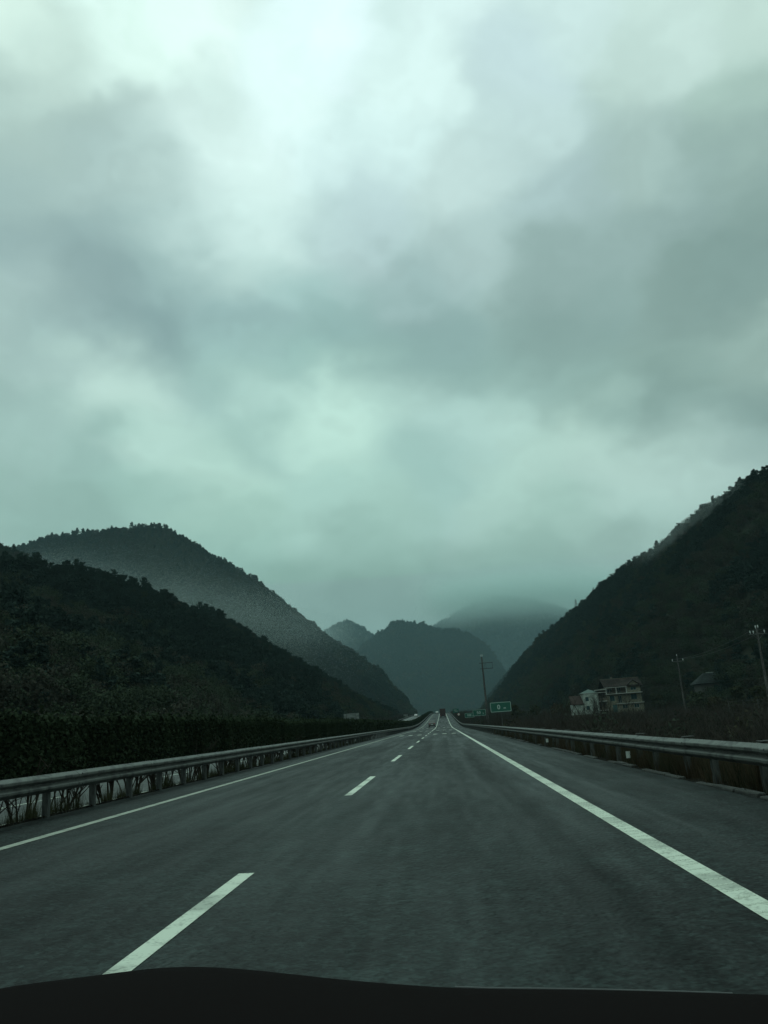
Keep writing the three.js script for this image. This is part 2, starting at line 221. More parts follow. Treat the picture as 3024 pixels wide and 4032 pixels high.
function twigs(R, n, h, spread, r0 = 0.018, stems = 5, levels = 2, geo = []) { // a bare branching shrub or crown
  const grow = (p, d, len, rad, lev) => {
    const q = [p[0] + d[0] * len, p[1] + d[1] * len, p[2] + d[2] * len]; geo.push(rod(p, q, rad, rad * 0.5, 3)); if (lev <= 0) return;
    const k = 2 + Math.floor(R() * 2.4); for (let i = 0; i < k; i++) { const t = 0.35 + 0.6 * R(), m = p.map((v, c) => v + d[c] * len * t); const e = [d[0] + (R() - 0.5) * 1.3, d[1] + (R() - 0.35) * 0.8, d[2] + (R() - 0.5) * 1.3], s = Math.hypot(...e); grow(m, e.map((v) => v / s), len * (0.45 + 0.3 * R()), rad * 0.55, lev - 1); }
  };
  for (let i = 0; i < stems; i++) { const a = R() * 6.28, e = [Math.cos(a) * spread * R(), 0.8 + 0.3 * R(), Math.sin(a) * spread * R()], s = Math.hypot(...e); grow([Math.cos(a) * 0.08, 0, Math.sin(a) * 0.08], e.map((v) => v / s), h * (0.5 + 0.25 * R()), r0 * (0.7 + 0.5 * R()), levels); }
  return mergeGeometries(geo.map((g) => { const q = g.toNonIndexed(); q.deleteAttribute('uv'); return q; }));
}
function instanced(name, geo, m, mats, cols, parent) { const o = new THREE.InstancedMesh(geo, m, mats.length); o.name = name; mats.forEach((q, i) => { o.setMatrixAt(i, q); if (cols) o.setColorAt(i, cols[i]); }); o.castShadow = o.receiveShadow = true; o.userData.kind = 'stuff'; parent.add(o); return o; }
const place = (x, y, z, ry, s, sy = s) => new THREE.Matrix4().compose(new THREE.Vector3(x, y, z), new THREE.Quaternion().setFromAxisAngle(new THREE.Vector3(0, 1, 0), ry), new THREE.Vector3(s, sy, s));
const rgb = (r, g, b) => new THREE.Color().setRGB(r, g, b);

// ---------------------------------------------------------------- median hedge: clipped top, bare stems below
{
  const R = rng(21), hedge = thing('median_hedge', 'long clipped dark green hedge between the two carriageways', 'hedge', [-8.15, 0, 0]);
  const seg = (n, L, s, seed) => { const q = rng(seed); return leafBag(q, n, () => { const side = q(); let x, y; if (side < 0.38) { x = 0.48 - q() * 0.12; y = 0.72 + q() * 1.1; } else if (side < 0.6) { x = -0.48 + q() * 0.12; y = 0.72 + q() * 1.1; } else if (side < 0.9) { x = (q() - 0.5) * 1.0; y = 1.84 - q() * 0.14 + (q() < 0.09 ? q() * 0.2 : 0); } else { x = (q() - 0.5) * 0.9; y = 0.7 + q() * 0.15; } return [x, y, -q() * L]; }, s); };
  const nearG = [seg(1500, 1, 0.085, 31), seg(1500, 1, 0.085, 32), seg(1500, 1, 0.085, 33)], farG = [seg(1100, 4, 0.24, 34), seg(1100, 4, 0.24, 35)];
  const lists = nearG.map(() => [[], []]), lf = farG.map(() => [[], []]);
  for (let z = 6; z > -700;) { const L = z > -70 ? 1 : 4, k = Math.floor(R() * (L === 1 ? 3 : 2)), t = (L === 1 ? lists : lf)[k], g = 0.8 + 0.4 * R(); t[0].push(place((R() - 0.5) * 0.06, roadY(z) + 0.1 + (R() - 0.5) * 0.05 + (fbm(z * 0.22, 3, 7, 4) - 0.5) * 0.3, z, 0, 1)); t[1].push(rgb(0.024 * g, 0.034 * g, 0.018 * g)); z -= L; }
  nearG.forEach((g, k) => instanced('foliage', g, M.leaf, lists[k][0], lists[k][1], hedge));
  farG.forEach((g, k) => instanced('foliage', g, M.leaf, lf[k][0], lf[k][1], hedge));
  obj('added_light_block', strip([-0.36, -0.35, -0.2, 0.2, 0.35, 0.36], (x, z) => roadY(z) + 0.12 + (Math.abs(x) > 0.355 ? 0.72 : 1.66) + 0.1 * (noise(x * 5, z * 3) - 0.5), ZS.filter((z) => z > -690)), mat(0.024, 0.034, 0.018, 1, { specularIntensity: 0 }), hedge);  // added core sheet inside the hedge so light and view do not pass
  const stemG = [0, 1, 2, 3].map((k) => twigs(rng(60 + k), 0, 1.5, 0.6, 0.03, 4 + k, 2));
  for (let k = 0; k < 95; k++) { const z = -6 - k * 0.95 - R() * 0.4; if (R() < 0.12) continue; obj('stem', stemG[k % 4], M.bark, hedge, [(R() - 0.5) * 0.5, roadY(z) - 0.3, z], [0, R() * 6, 0]); }
}
// ---------------------------------------------------------------- wooded hills
const RH1=[[-144.0,49.4,-95.0],[-145.3,55.8,-150.0],[-143.0,57.1,-200.0],[-133.3,55.8,-218.0],[-125.1,55.6,-230.0],[-121.4,58.1,-240.6],[-119.7,57.4,-244.8],[-115.9,58.8,-253.4],[-114.1,57.3,-257.0],[-112.3,58.5,-260.6],[-107.3,56.7,-269.6],[-104.1,55.2,-275.0],[-102.7,56.3,-295.4],[-100.9,53.9,-310.3],[-99.6,51.7,-318.6],[-93.7,53.4,-347.2],[-91.3,50.9,-356.8],[-87.4,47.0,-381.6],[-81.2,40.9,-414.0],[-72.1,32.2,-450.0],[-63.7,22.0,-486.0],[-55.5,14.1,-514.8],[-47.2,9.2,-540.0]];
const RH1b=[[-345.3,160.0,-480.0],[-322.5,155.7,-525.3],[-302.7,148.1,-555.5],[-300.1,145.0,-559.1],[-293.7,145.3,-567.8],[-289.3,138.9,-573.3],[-286.6,136.5,-576.8],[-271.8,126.7,-594.7],[-253.0,112.9,-615.8],[-229.8,94.4,-640.0]];
const RH2=[[-783.8,294.9,-1250.0],[-687.4,306.6,-1225.3],[-625.3,308.4,-1209.0],[-616.2,311.9,-1206.5],[-594.7,316.8,-1200.7],[-562.7,318.1,-1192.1],[-520.5,318.1,-1180.5],[-492.6,316.2,-1172.7],[-465.1,315.9,-1164.9],[-438.3,312.1,-1157.3],[-421.7,313.4,-1152.5],[-397.5,309.0,-1142.8],[-369.7,299.3,-1130.0],[-355.8,287.6,-1123.4],[-332.9,271.8,-1112.4],[-310.1,254.8,-1101.1],[-294.2,241.8,-1093.1],[-275.4,232.7,-1083.5],[-254.0,215.3,-1072.3],[-233.0,202.3,-1061.0],[-212.9,181.8,-1050.0],[-196.1,166.2,-1040.6],[-176.7,151.7,-1029.6],[-160.8,134.6,-1020.2],[-147.7,124.9,-1012.4],[-124.9,105.3,-998.3],[-110.9,94.6,-988.7],[-98.8,88.8,-980.5],[-90.5,82.1,-974.6],[-74.4,68.1,-962.9],[-60.3,54.1,-952.3],[-49.9,40.9,-944.1],[-39.6,29.4,-935.9],[-34.0,19.9,-931.1],[-33.0,14.1,-930.0]];
const RH3=[[-611.0,357.7,-3700.0],[-551.2,409.6,-3700.0],[-491.2,438.9,-3700.0],[-426.3,470.2,-3700.0],[-394.8,477.4,-3700.0],[-364.6,465.3,-3700.0],[-322.7,440.4,-3700.0],[-293.4,416.5,-3700.0],[-269.9,393.2,-3700.0],[-214.5,327.2,-3700.0],[-163.4,256.6,-3700.0]];
const RH4=[[-349.1,200.7,-2900.0],[-282.6,255.9,-2889.7],[-244.8,283.1,-2883.8],[-210.0,306.2,-2878.4],[-170.4,321.7,-2872.1],[-144.4,348.2,-2868.1],[-120.0,352.0,-2864.1],[-96.7,343.5,-2860.1],[-68.4,333.3,-2855.3],[-44.2,338.3,-2851.3],[-25.9,326.9,-2848.1],[-3.9,308.2,-2844.1],[24.5,305.5,-2839.3],[48.0,307.5,-2835.3],[74.5,295.4,-2830.6],[115.2,282.9,-2823.4],[136.5,266.3,-2819.4],[168.6,231.9,-2813.2],[203.9,170.0,-2805.9],[229.6,101.7,-2800.0]];
const RH5=[[-105.8,369.0,-4300.0],[32.0,449.3,-4300.0],[147.7,509.6,-4300.0],[244.3,544.1,-4300.0],[330.8,556.9,-4300.0],[400.9,551.2,-4300.0],[510.7,529.2,-4300.0],[634.7,480.0,-4300.0],[781.5,416.3,-4300.0]];
const RH6=[[134.7,53.6,-110.0],[170.3,89.0,-240.0],[162.9,94.4,-281.1],[150.0,94.1,-311.9],[139.3,91.0,-330.0],[139.5,92.2,-341.1],[138.9,92.4,-360.0],[138.1,92.9,-373.1],[137.1,92.0,-382.5],[135.3,93.2,-399.4],[133.0,91.0,-412.5],[131.6,90.6,-433.1],[131.0,89.0,-448.7],[130.1,89.4,-470.9],[128.2,89.6,-496.1],[126.2,89.2,-515.2],[124.1,88.0,-531.1],[121.8,87.6,-546.7],[119.3,86.2,-564.3],[118.0,84.9,-596.8],[116.1,82.1,-624.0],[113.3,80.3,-656.8],[110.0,80.0,-688.8],[106.1,75.5,-716.0],[101.1,73.6,-748.8],[96.3,72.2,-776.0],[91.1,65.2,-800.0],[83.9,58.2,-826.4],[76.6,48.7,-850.0],[68.2,35.5,-875.0],[58.9,18.9,-900.0]];
const RH7=[[238.7,162.3,-1500.0],[203.6,145.0,-1524.6],[175.6,124.6,-1543.1],[157.7,108.4,-1554.5],[128.1,83.7,-1573.2],[96.9,48.7,-1592.0],[87.5,33.8,-1597.2],[82.0,20.3,-1600.0]];
function pineGeo(seed, n, h, rad, ...o) { const bare = o.length > 1 || o[0] < 0.4 ? o[0] : 0.22, fine = o.length > 1 ? o[1] : o[0] > 0.4 ? o[0] : 1; const R = rng(seed); const tiers = 5 + Math.floor(R() * 3); const lean = [(R() - 0.5) * 0.5, (R() - 0.5) * 0.5];
  const arms = []; for (let i = 0; i < tiers * 4; i++) arms.push([R() * 6.28, bare + (1 - bare) * ((Math.floor(i / 4) + R() * 0.7) / tiers), 0.6 + 0.55 * R()]);
  const leaves = leafBag(R, n, (i) => { const [a, t, k] = arms[i % arms.length], r = rad * k * Math.pow(Math.max(0, 1.04 - t), 0.45) * Math.sqrt(R()); const a2 = a + (R() - 0.5) * 0.9; return [Math.cos(a2) * r + lean[0] * t, h * t + r * 0.12 + (R() - 0.5) * h * 0.07, Math.sin(a2) * r + lean[1] * t, 1.15 - t * 0.5]; }, h * 0.16 * fine, 0.45);
  return { leaves, trunk: mergeGeometries([rod([0, -0.6, 0], [lean[0] * 0.5, h * 0.5, lean[1] * 0.5], h * 0.02, h * 0.013, 5), rod([lean[0] * 0.5, h * 0.5, lean[1] * 0.5], [lean[0], h * 0.98, lean[1]], h * 0.013, h * 0.003, 5)]) }; }
function broadGeo(seed, n, h, rad, fine = 1) { const R = rng(seed); const lobes = []; for (let i = 0; i < 9; i++) lobes.push([(R() - 0.5) * rad * 1.3, h * (0.45 + 0.42 * R()), (R() - 0.5) * rad * 1.3, rad * (0.35 + 0.3 * R())]);
  const leaves = leafBag(R, n, (i) => { const [x, y, z, r] = lobes[i % 9], a = R() * 6.28, b = Math.acos(2 * R() - 1), q = r * Math.cbrt(R()) * 1.05; return [x + Math.cos(a) * Math.sin(b) * q, y + Math.cos(b) * q * 0.85, z + Math.sin(a) * Math.sin(b) * q]; }, h * 0.12 * fine);
  return { leaves, trunk: mergeGeometries([rod([0, -0.6, 0], [0, h * 0.45, 0], h * 0.022, h * 0.016, 5), ...lobes.slice(0, 5).map((l) => rod([0, h * 0.3, 0], [l[0] * 0.8, l[1], l[2] * 0.8], h * 0.012, h * 0.005, 4))]) }; }
const plain = (g) => { const q = g.index ? g.toNonIndexed() : g.clone(); if (q.attributes.uv) q.deleteAttribute('uv'); return q; };
const whole = (t) => mergeGeometries([plain(t.leaves), plain(t.trunk)]);
const pines = [[101, 230, 6.2, 2.4], [102, 230, 6.8, 2.7, 0.35], [103, 210, 5.2, 2.3, 0.15]].map((a) => pineGeo(...a)), broads = [[111, 240, 5.4, 2.5], [112, 240, 4.6, 2.6]].map((a) => broadGeo(...a));
const bareG = twigs(rng(115), 0, 4.2, 0.8, 0.05, 6, 2);
const forestGeos = [...pines.map(whole), ...broads.map(whole), bareG];
const fineGeos = [...[[121, 900, 6.2, 2.4], [122, 900, 6.8, 2.7, 0.35], [123, 800, 5.2, 2.3, 0.15]].map((a) => whole(pineGeo(...a, 0.5))), ...[[124, 1000, 5.4, 2.5], [125, 1000, 4.6, 2.6]].map((a) => whole(broadGeo(...a, 0.45))), twigs(rng(126), 0, 4.2, 0.7, 0.04, 6, 3)];
const hillM = M.soil;
function hill(name, label, forestLabel, ridge, foot, o) {
  const R = rng(o.seed), cols = [], N = Math.max(24, o.cols), lens = [0];
  for (let i = 1; i < ridge.length; i++) lens.push(lens[i - 1] + Math.hypot(...ridge[i].map((v, c) => v - ridge[i - 1][c])));
  for (let i = 0; i <= N; i++) { const s = lens[lens.length - 1] * i / N; let k = 1; while (k < lens.length - 1 && lens[k] < s) k++; const t = (s - lens[k - 1]) / (lens[k] - lens[k - 1]); cols.push(ridge[k].map((_, c) => mix(ridge[k - 1][c], ridge[k][c], t))); }
  const rows = o.rows, back = 4, pos = [], idx = [], at = [];
  cols.forEach((r, i) => {
    const f = foot(r), rr = [r[0], r[1] - o.drop, r[2]]; const col = [];
    for (let j = 0; j <= rows + back; j++) {
      let p; if (j <= rows) { const v = j / rows, hy = Math.pow(v, o.pow ?? 0.92); p = [mix(f[0], rr[0], v), mix(f[1], rr[1], hy), mix(f[2], rr[2], v)]; const w = 4 * v * (1 - v), n = (fbm(p[0] * o.freq + o.seed, p[2] * o.freq, v * 3, 4) - 0.5); p[1] += n * o.amp * w * 0.45; p[0] += (fbm(p[2] * o.freq + 5, v * 4, o.seed, 3) - 0.5) * o.amp * w; }
      else { const v = (j - rows) / back; p = [mix(rr[0], rr[0] + (rr[0] - f[0]) * 0.8, v), mix(rr[1], -3, v * v), mix(rr[2], rr[2] + (rr[2] - f[2]) * 0.8 - 15, v)]; }
      pos.push(...p); col.push(p); if (i && j) { const S = rows + back + 1, a = (i - 1) * S + j - 1, b = a + 1, c = i * S + j - 1, d = c + 1; idx.push(a, c, b, b, c, d); }
    }
    at.push(col);
  });
  const h = struct(name, meshOf(pos, idx), hillM); h.userData.label = label;
  const g = new THREE.Group(); g.name = numbered('forest'); tag(g, forestLabel, 'forest', null, 'stuff'); scene.add(g);
  const kinds = o.fine ? fineGeos : forestGeos, lists = forestGeos.map(() => [[], []]);
  for (let n = 0; n < o.trees; n++) {
    const u = R() * N, v = n < o.trees * 0.12 ? rows * (0.94 + 0.14 * R()) : R() * (rows + 0.6); const i = Math.min(N - 1, Math.floor(u)), j = Math.min(rows + back - 1, Math.floor(v)), fu = u - i, fv = v - j;
    const p = [0, 1, 2].map((c) => mix(mix(at[i][j][c], at[i][j + 1][c], fv), mix(at[i + 1][j][c], at[i + 1][j + 1][c], fv), fu));
    const stand = fbm(p[0] * 0.02 + 9, p[2] * 0.02, p[1] * 0.03 + o.seed, 3) + (R() - 0.5) * 0.25, low = v / rows < 0.3 ? 0.14 : 0;
    let k; if (stand > 0.44 + low) k = Math.floor(R() * 3); else if (stand > 0.35) k = 3 + Math.floor(R() * 2); else k = R() < 0.4 ? 5 : 3 + Math.floor(R() * 2);
    const s = o.size * (0.6 + 0.7 * R() ** 1.5) * (o.crest && n < o.trees * 0.12 ? 0.7 + o.crest * R() : 1), b = 0.82 + 0.36 * R(); lists[k][0].push(place(p[0], p[1] - 0.3, p[2], R() * 6.28, s * (0.85 + 0.3 * R()), s));
    lists[k][1].push(k < 3 ? rgb(0.027 * b, 0.042 * b, 0.034 * b) : k < 5 ? (R() < 0.45 ? rgb(0.044 * b, 0.043 * b, 0.032 * b) : rgb(0.038 * b, 0.05 * b, 0.03 * b)) : rgb(0.06 * b, 0.052 * b, 0.044 * b));
  }
  ['pine_crowns', 'pine_crowns', 'pine_crowns', 'leafy_crowns', 'leafy_crowns', 'bare_thicket'].forEach((nm, k) => { if (lists[k][0].length) instanced(nm, kinds[k], M.leaf, lists[k][0], lists[k][1], g); });
  return at;
}
hill('near_left_hill', 'dark hillside rising from the oncoming lanes on the left', 'dark mixed wood on the near left hillside', RH1, (r) => [-27.5, groundY(-27, r[2] + 30) - 0.5, r[2] + 30], { fine: true, seed: 1, cols: 80, rows: 14, drop: 4.2, freq: 0.03, amp: 9, trees: 9000, size: 0.95 });
hill('left_spur', 'higher spur behind the near left hillside', 'pines on the spur at the far left', RH1b, (r) => [r[0] + 115, 12, r[2] + 70], { seed: 2, cols: 30, rows: 12, drop: 4.2, freq: 0.03, amp: 9, trees: 3600, size: 1.0 });
hill('tall_left_hill', 'tall rounded hill on the left with a hazy crest', 'hazy pine wood covering the tall rounded left hill', RH2, (r) => [Math.min(-27, -24 + r[0] * 0.12), groundY(-27, r[2] + 110) - 0.5, r[2] + 110], { seed: 3, cols: 110, rows: 24, drop: 5.2, freq: 0.012, amp: 26, trees: 26000, size: 1.2, crest: 0.7 });
hill('right_hill', 'steep dark hillside filling the right', 'dark pine wood on the steep right hillside', RH6, (r) => [30 + (r[0] - 42) * 0.28, groundY(40, r[2] + 45) - 0.5, r[2] + 45], { fine: true, seed: 4, cols: 100, rows: 18, drop: 4.2, freq: 0.03, amp: 9, trees: 14000, size: 1.0 });
hill('right_spur', 'hazy foot of the right hillside farther up the valley', 'hazy wood at the far foot of the right hillside', RH7, (r) => [60 + (r[0] - 82) * 0.3, 6, r[2] + 100], { seed: 5, cols: 40, rows: 14, drop: 5, freq: 0.015, amp: 18, trees: 5000, size: 1.2 });
hill('far_hill', 'hazy craggy hill closing the valley ahead', 'blue-green wood on the craggy hill closing the valley', RH4, (r) => [r[0] * 1.15 - 4, 5, r[2] + 620], { seed: 6, cols: 90, rows: 30, drop: 8, freq: 0.006, amp: 70, trees: 26000, size: 1.9, pow: 1.05, crest: 0.9 });
hill('far_left_peak', 'pale pointed peak behind the tall left hill', 'pale wood on the pointed peak', RH3, (r) => [r[0] * 1.05, 20, r[2] + 560], { seed: 7, cols: 50, rows: 16, drop: 8, freq: 0.006, amp: 60, trees: 9000, size: 2.1, crest: 0.3 });
hill('far_right_mountain', 'farthest mountain on the right with its top in cloud', 'pale wood on the mountain that reaches into the cloud', RH5, (r) => [r[0] * 1.05, 20, r[2] + 800], { seed: 8, cols: 50, rows: 20, drop: -50, freq: 0.005, amp: 80, trees: 12000, size: 2.4 });

// ---------------------------------------------------------------- cloud on the mountain top and mist in the hollows: masses of fine drops
{
  const mistM = new THREE.MeshPhysicalMaterial({ color: new THREE.Color().setRGB(0.9, 1, 0.97), roughness: 1, specularIntensity: 0, transmission: 0.4, thickness: 0, side: THREE.DoubleSide });
  const gauss = (R) => Math.sqrt(-2 * Math.log(R() + 1e-9)) * Math.cos(6.2832 * R());
  const wisp = (seed, n = 12000, s = 0.0075) => { const R = rng(seed), p = []; for (let i = 0; i < n; i++) { const c = [gauss(R), gauss(R), gauss(R)], u = [R() - 0.5, R() - 0.5, R() - 0.5], v = [R() - 0.5, R() - 0.5, R() - 0.5]; p.push(...c.map((q, k) => q + u[k] * s * 1.5), ...c.map((q, k) => q + v[k] * s * 1.5), ...c.map((q, k) => q - (u[k] + v[k]) * s * 0.9)); } return meshOf(p); };
  const geos = [wisp(311), wisp(312), wisp(313)];
  const bank = (label, n, sx, sy, seed, at) => { const R = rng(seed), g = new THREE.Group(), L = [[], [], []]; g.name = numbered('cloud'); tag(g, label, 'cloud', null, 'stuff'); scene.add(g);
    for (let i = 0; i < n; i++) { const [x, y, z] = at((i + R()) / n, R), k = 0.7 + 0.6 * R(); L[i % 3].push(new THREE.Matrix4().compose(new THREE.Vector3(x, y, z), new THREE.Quaternion().setFromAxisAngle(new THREE.Vector3(0, 1, 0), R() * 6.28), new THREE.Vector3(sx * k, sy * k, sx * k))); }
    L.forEach((l, k) => instanced('cloud_wisps', geos[k], mistM, l, null, g)); };
  bank('low cloud wrapped round the top of the farthest mountain', 900, 66, 40, 301, (t, R) => [-20 + 900 * t, 566 + 44 * gauss(R) - 40 * Math.max(0, t - 0.45) - 70 * Math.max(0, 0.2 - t) + 14 * Math.sin(t * 23), -3700 - 350 * R()]);
  bank('thin mist hanging over the pointed far peak', 42, 55, 40, 302, (t, R) => [-660 + 260 * t, 330 + 90 * R(), -3200 - 80 * R()]);
  bank('thin mist drifting along the slope of the tall left hill', 54, 25, 15, 303, (t, R) => [mix(-450, -100, t), mix(178, 76, t) + 34 * R(), mix(-890, -800, t)]);
  bank('wisps of mist along the crest of the right hillside', 30, 6, 3.2, 304, (t, R) => [mix(110, 134, t), mix(76, 89, t) + 3 * R(), mix(-430, -345, t)]);
}
// ---------------------------------------------------------------- trees that stand out singly
function treeThing(name, label, group, kit, at, s, turn, col) { const t = thing(name, label, 'tree', at, turn, group); t.scale.setScalar(s); const m = mat(...col, 0.95, { specularIntensity: 0.15, side: THREE.DoubleSide }); obj('crown', kit.leaves, m, t); obj('trunk', kit.trunk, M.bark, t); return t; }
{
  const R = rng(71);
  for (const [x, y, z] of [RH2[5], RH2[8], RH2[12], RH2[15], RH2[17], RH2[19], RH2[21], RH2[24], RH2[26], RH2[28]]) treeThing('pine_tree', 'small pine standing proud on the crest of the tall left hill', 'pines along the crest of the tall left hill', pines[Math.floor(R() * 3)], [x, y - 6.4, z], 1.2 + 0.35 * R(), R() * 6, [0.03, 0.05, 0.028]);
  for (const [x, y, z] of [RH6[4], RH6[6], RH6[8], RH6[10], RH6[12], RH6[15], RH6[18], RH6[21], RH6[23], RH6[25]]) treeThing('pine_tree', 'pine standing proud on the crest of the steep right hillside', 'pines along the crest of the right hillside', pines[Math.floor(R() * 3)], [x, y - 5.0, z], 0.95 + 0.3 * R(), R() * 6, [0.03, 0.05, 0.028]);
  const kit = [broadGeo(201, 900, 6.5, 3), broadGeo(202, 900, 7.5, 2.8), broadGeo(203, 700, 5.2, 2.6)];
  for (const [x, z, s] of [[60, -205, 0.9], [58, -190, 0.7], [64, -186, 0.8], [72, -205, 0.8], [52, -165, 0.65], [58, -160, 0.75], [47, -140, 0.6], [53, -138, 0.75], [46, -118, 0.65], [43, -106, 0.6], [60, -240, 0.8], [35, -262, 0.8], [30, -285, 0.9], [26, -300, 0.8], [40, -275, 1.0], [48, -270, 1.1], [55, -265, 1.1]])
    treeThing('leafy_tree', 'dark leafy tree in the thicket at the foot of the right hillside', 'leafy trees at the foot of the right hillside', kit[Math.floor(R() * 3)], [x, groundY(x, z) - 0.1, z], s, R() * 6, [0.034 + 0.02 * R(), 0.045, 0.024]);
  const bare = [0, 1, 2].map((k) => twigs(rng(210 + k), 0, 5.2, 0.45, 0.09, 2, 4)); const bareM = mat(0.045, 0.04, 0.034, 1, { specularIntensity: 0.1 });
  for (const [x, z, s] of [[39.5, -222, 1.1], [41.8, -226, 1.25], [37.2, -218, 1.0], [44.5, -224, 0.95], [47.5, -218, 0.7], [34.5, -205, 0.9], [52, -220, 0.7], [30, -170, 0.75], [25, -130, 0.7], [33, -150, 0.8], [28, -110, 0.6]]) {
    const t = thing('bare_tree', 'thin leafless tree in front of the house below the hillside', 'tree', [x, groundY(x, z) - 0.1, z], R() * 6, 'leafless trees before the house'); if (z > -200) { t.userData.label = 'thin leafless tree in the roadside scrub right of the guardrail'; t.userData.group = 'leafless trees in the roadside scrub'; } t.scale.setScalar(s * 1.25); obj('trunk', bare[Math.floor(R() * 3)], bareM, t);
  }
}
// roadside scrub: bare brush and dull leaves behind the right rail and under the left hill
{
  const R = rng(81), bushA = twigs(rng(82), 0, 1.5, 0.8, 0.014, 9, 2), bushB = twigs(rng(83), 0, 1.3, 1.1, 0.012, 11, 2);
  const q = rng(84), leafy = mergeGeometries([plain(leafBag(q, 220, () => { const a = q() * 6.28, r = Math.sqrt(q()) * 0.75; return [Math.cos(a) * r, 0.1 + q() * 1.1 * (1.1 - r * 0.8), Math.sin(a) * r]; }, 0.16)), plain(twigs(rng(85), 0, 1.0, 0.9, 0.012, 5, 1))]);
  const blades = (() => { const p = [], w = rng(86); for (let i = 0; i < 46; i++) { const a = w() * 6.28, r = w() * 0.18, h = 0.25 + 0.4 * w(), l = 0.28 * w(), x = Math.cos(a) * r, z = Math.sin(a) * r, c = Math.cos(a + 1.5) * 0.008, s = Math.sin(a + 1.5) * 0.008; p.push(x - c, 0, z - s, x + c, 0, z + s, x + Math.cos(a) * l, h, z + Math.sin(a) * l); } return meshOf(p); })();
  const scrub = (label, spots, tall) => { const g = new THREE.Group(); g.name = numbered('scrub'); tag(g, label, 'scrub', null, 'stuff'); scene.add(g); const L = [[[], []], [[], []], [[], []]];
    for (const [x, z, s] of spots) { const k = R() < 0.4 ? 0 : R() < 0.5 ? 1 : 2, b = 0.7 + 0.6 * R(); L[k][0].push(place(x, groundY(x, z) - 0.08, z, R() * 6.28, s, s * (0.8 + 0.4 * R()))); L[k][1].push(k < 2 ? rgb(0.045 * b, 0.038 * b, 0.032 * b) : R() < 0.5 ? rgb(0.038 * b, 0.036 * b, 0.022 * b) : rgb(0.028 * b, 0.036 * b, 0.024 * b)); }
    instanced('brush', bushA, M.leaf, ...L[0], g); instanced('brush', bushB, M.leaf, ...L[1], g); instanced('shrub_leaves', leafy, M.leaf, ...L[2], g); };
  const sp = []; for (let i = 0; i < 1500; i++) { const z = -4 - 90 * R() ** 1.2; sp.push([5.7 + R() * R() * 16, z, 0.55 + 0.6 * R()]); }
  for (let i = 0; i < 3800; i++) { const z = -40 - 330 * R(); sp.push([6 + (18 + -z * 0.24) * R(), z, 0.8 + 1.3 * R()]); }
  for (let i = 0; i < 700; i++) { const z = -370 - 330 * R(); sp.push([6 + 34 * R(), z, 1 + 1.2 * R()]); }
  scrub('tangled brown scrub on the bank behind the right guardrail', sp);
  const sl = []; for (let i = 0; i < 2300; i++) { const z = -15 - 600 * R() ** 1.3; sl.push([-22 - 7 * R(), z, 0.9 + 1.3 * R()]); }
  scrub('dull scrub along the foot of the left hill beyond the oncoming lanes', sl);
  const g = new THREE.Group(); g.name = 'dry_grass'; tag(g, 'dry reddish grass tufts under the right guardrail', 'grass', null, 'stuff'); scene.add(g); const m = [], c = [];
  for (let i = 0; i < 1900; i++) { const z = -5 - 75 * R() ** 1.6, x = 4.5 + 1.3 * R(), b = 0.6 + 0.8 * R(); m.push(place(x, near(4.6, z) - 0.12 - Math.max(0, x - 4.6) * 0.12, z, R() * 6, 0.6 + 0.6 * R())); c.push(R() < 0.6 ? rgb(0.062 * b, 0.046 * b, 0.028 * b) : rgb(0.036 * b, 0.038 * b, 0.022 * b)); }
  instanced('tufts', blades, M.leaf, m, c, g);
  const m2 = [], c2 = []; for (let i = 0; i < 1500; i++) { const z = -5 - 75 * R() ** 1.4, b = 0.6 + 0.7 * R(); const vx = -9.3 + 2.15 * R(); m2.push(place(vx, roadY(z) + mvY(vx), z, R() * 6, 0.3 + 0.4 * R())); c2.push(rgb(0.05 * b, 0.052 * b, 0.026 * b)); }
  const g2 = new THREE.Group(); g2.name = 'verge_grass'; tag(g2, 'short dull grass on the median under the hedge', 'grass', null, 'stuff'); scene.add(g2); instanced('tufts', blades, M.leaf, m2, c2, g2);
}

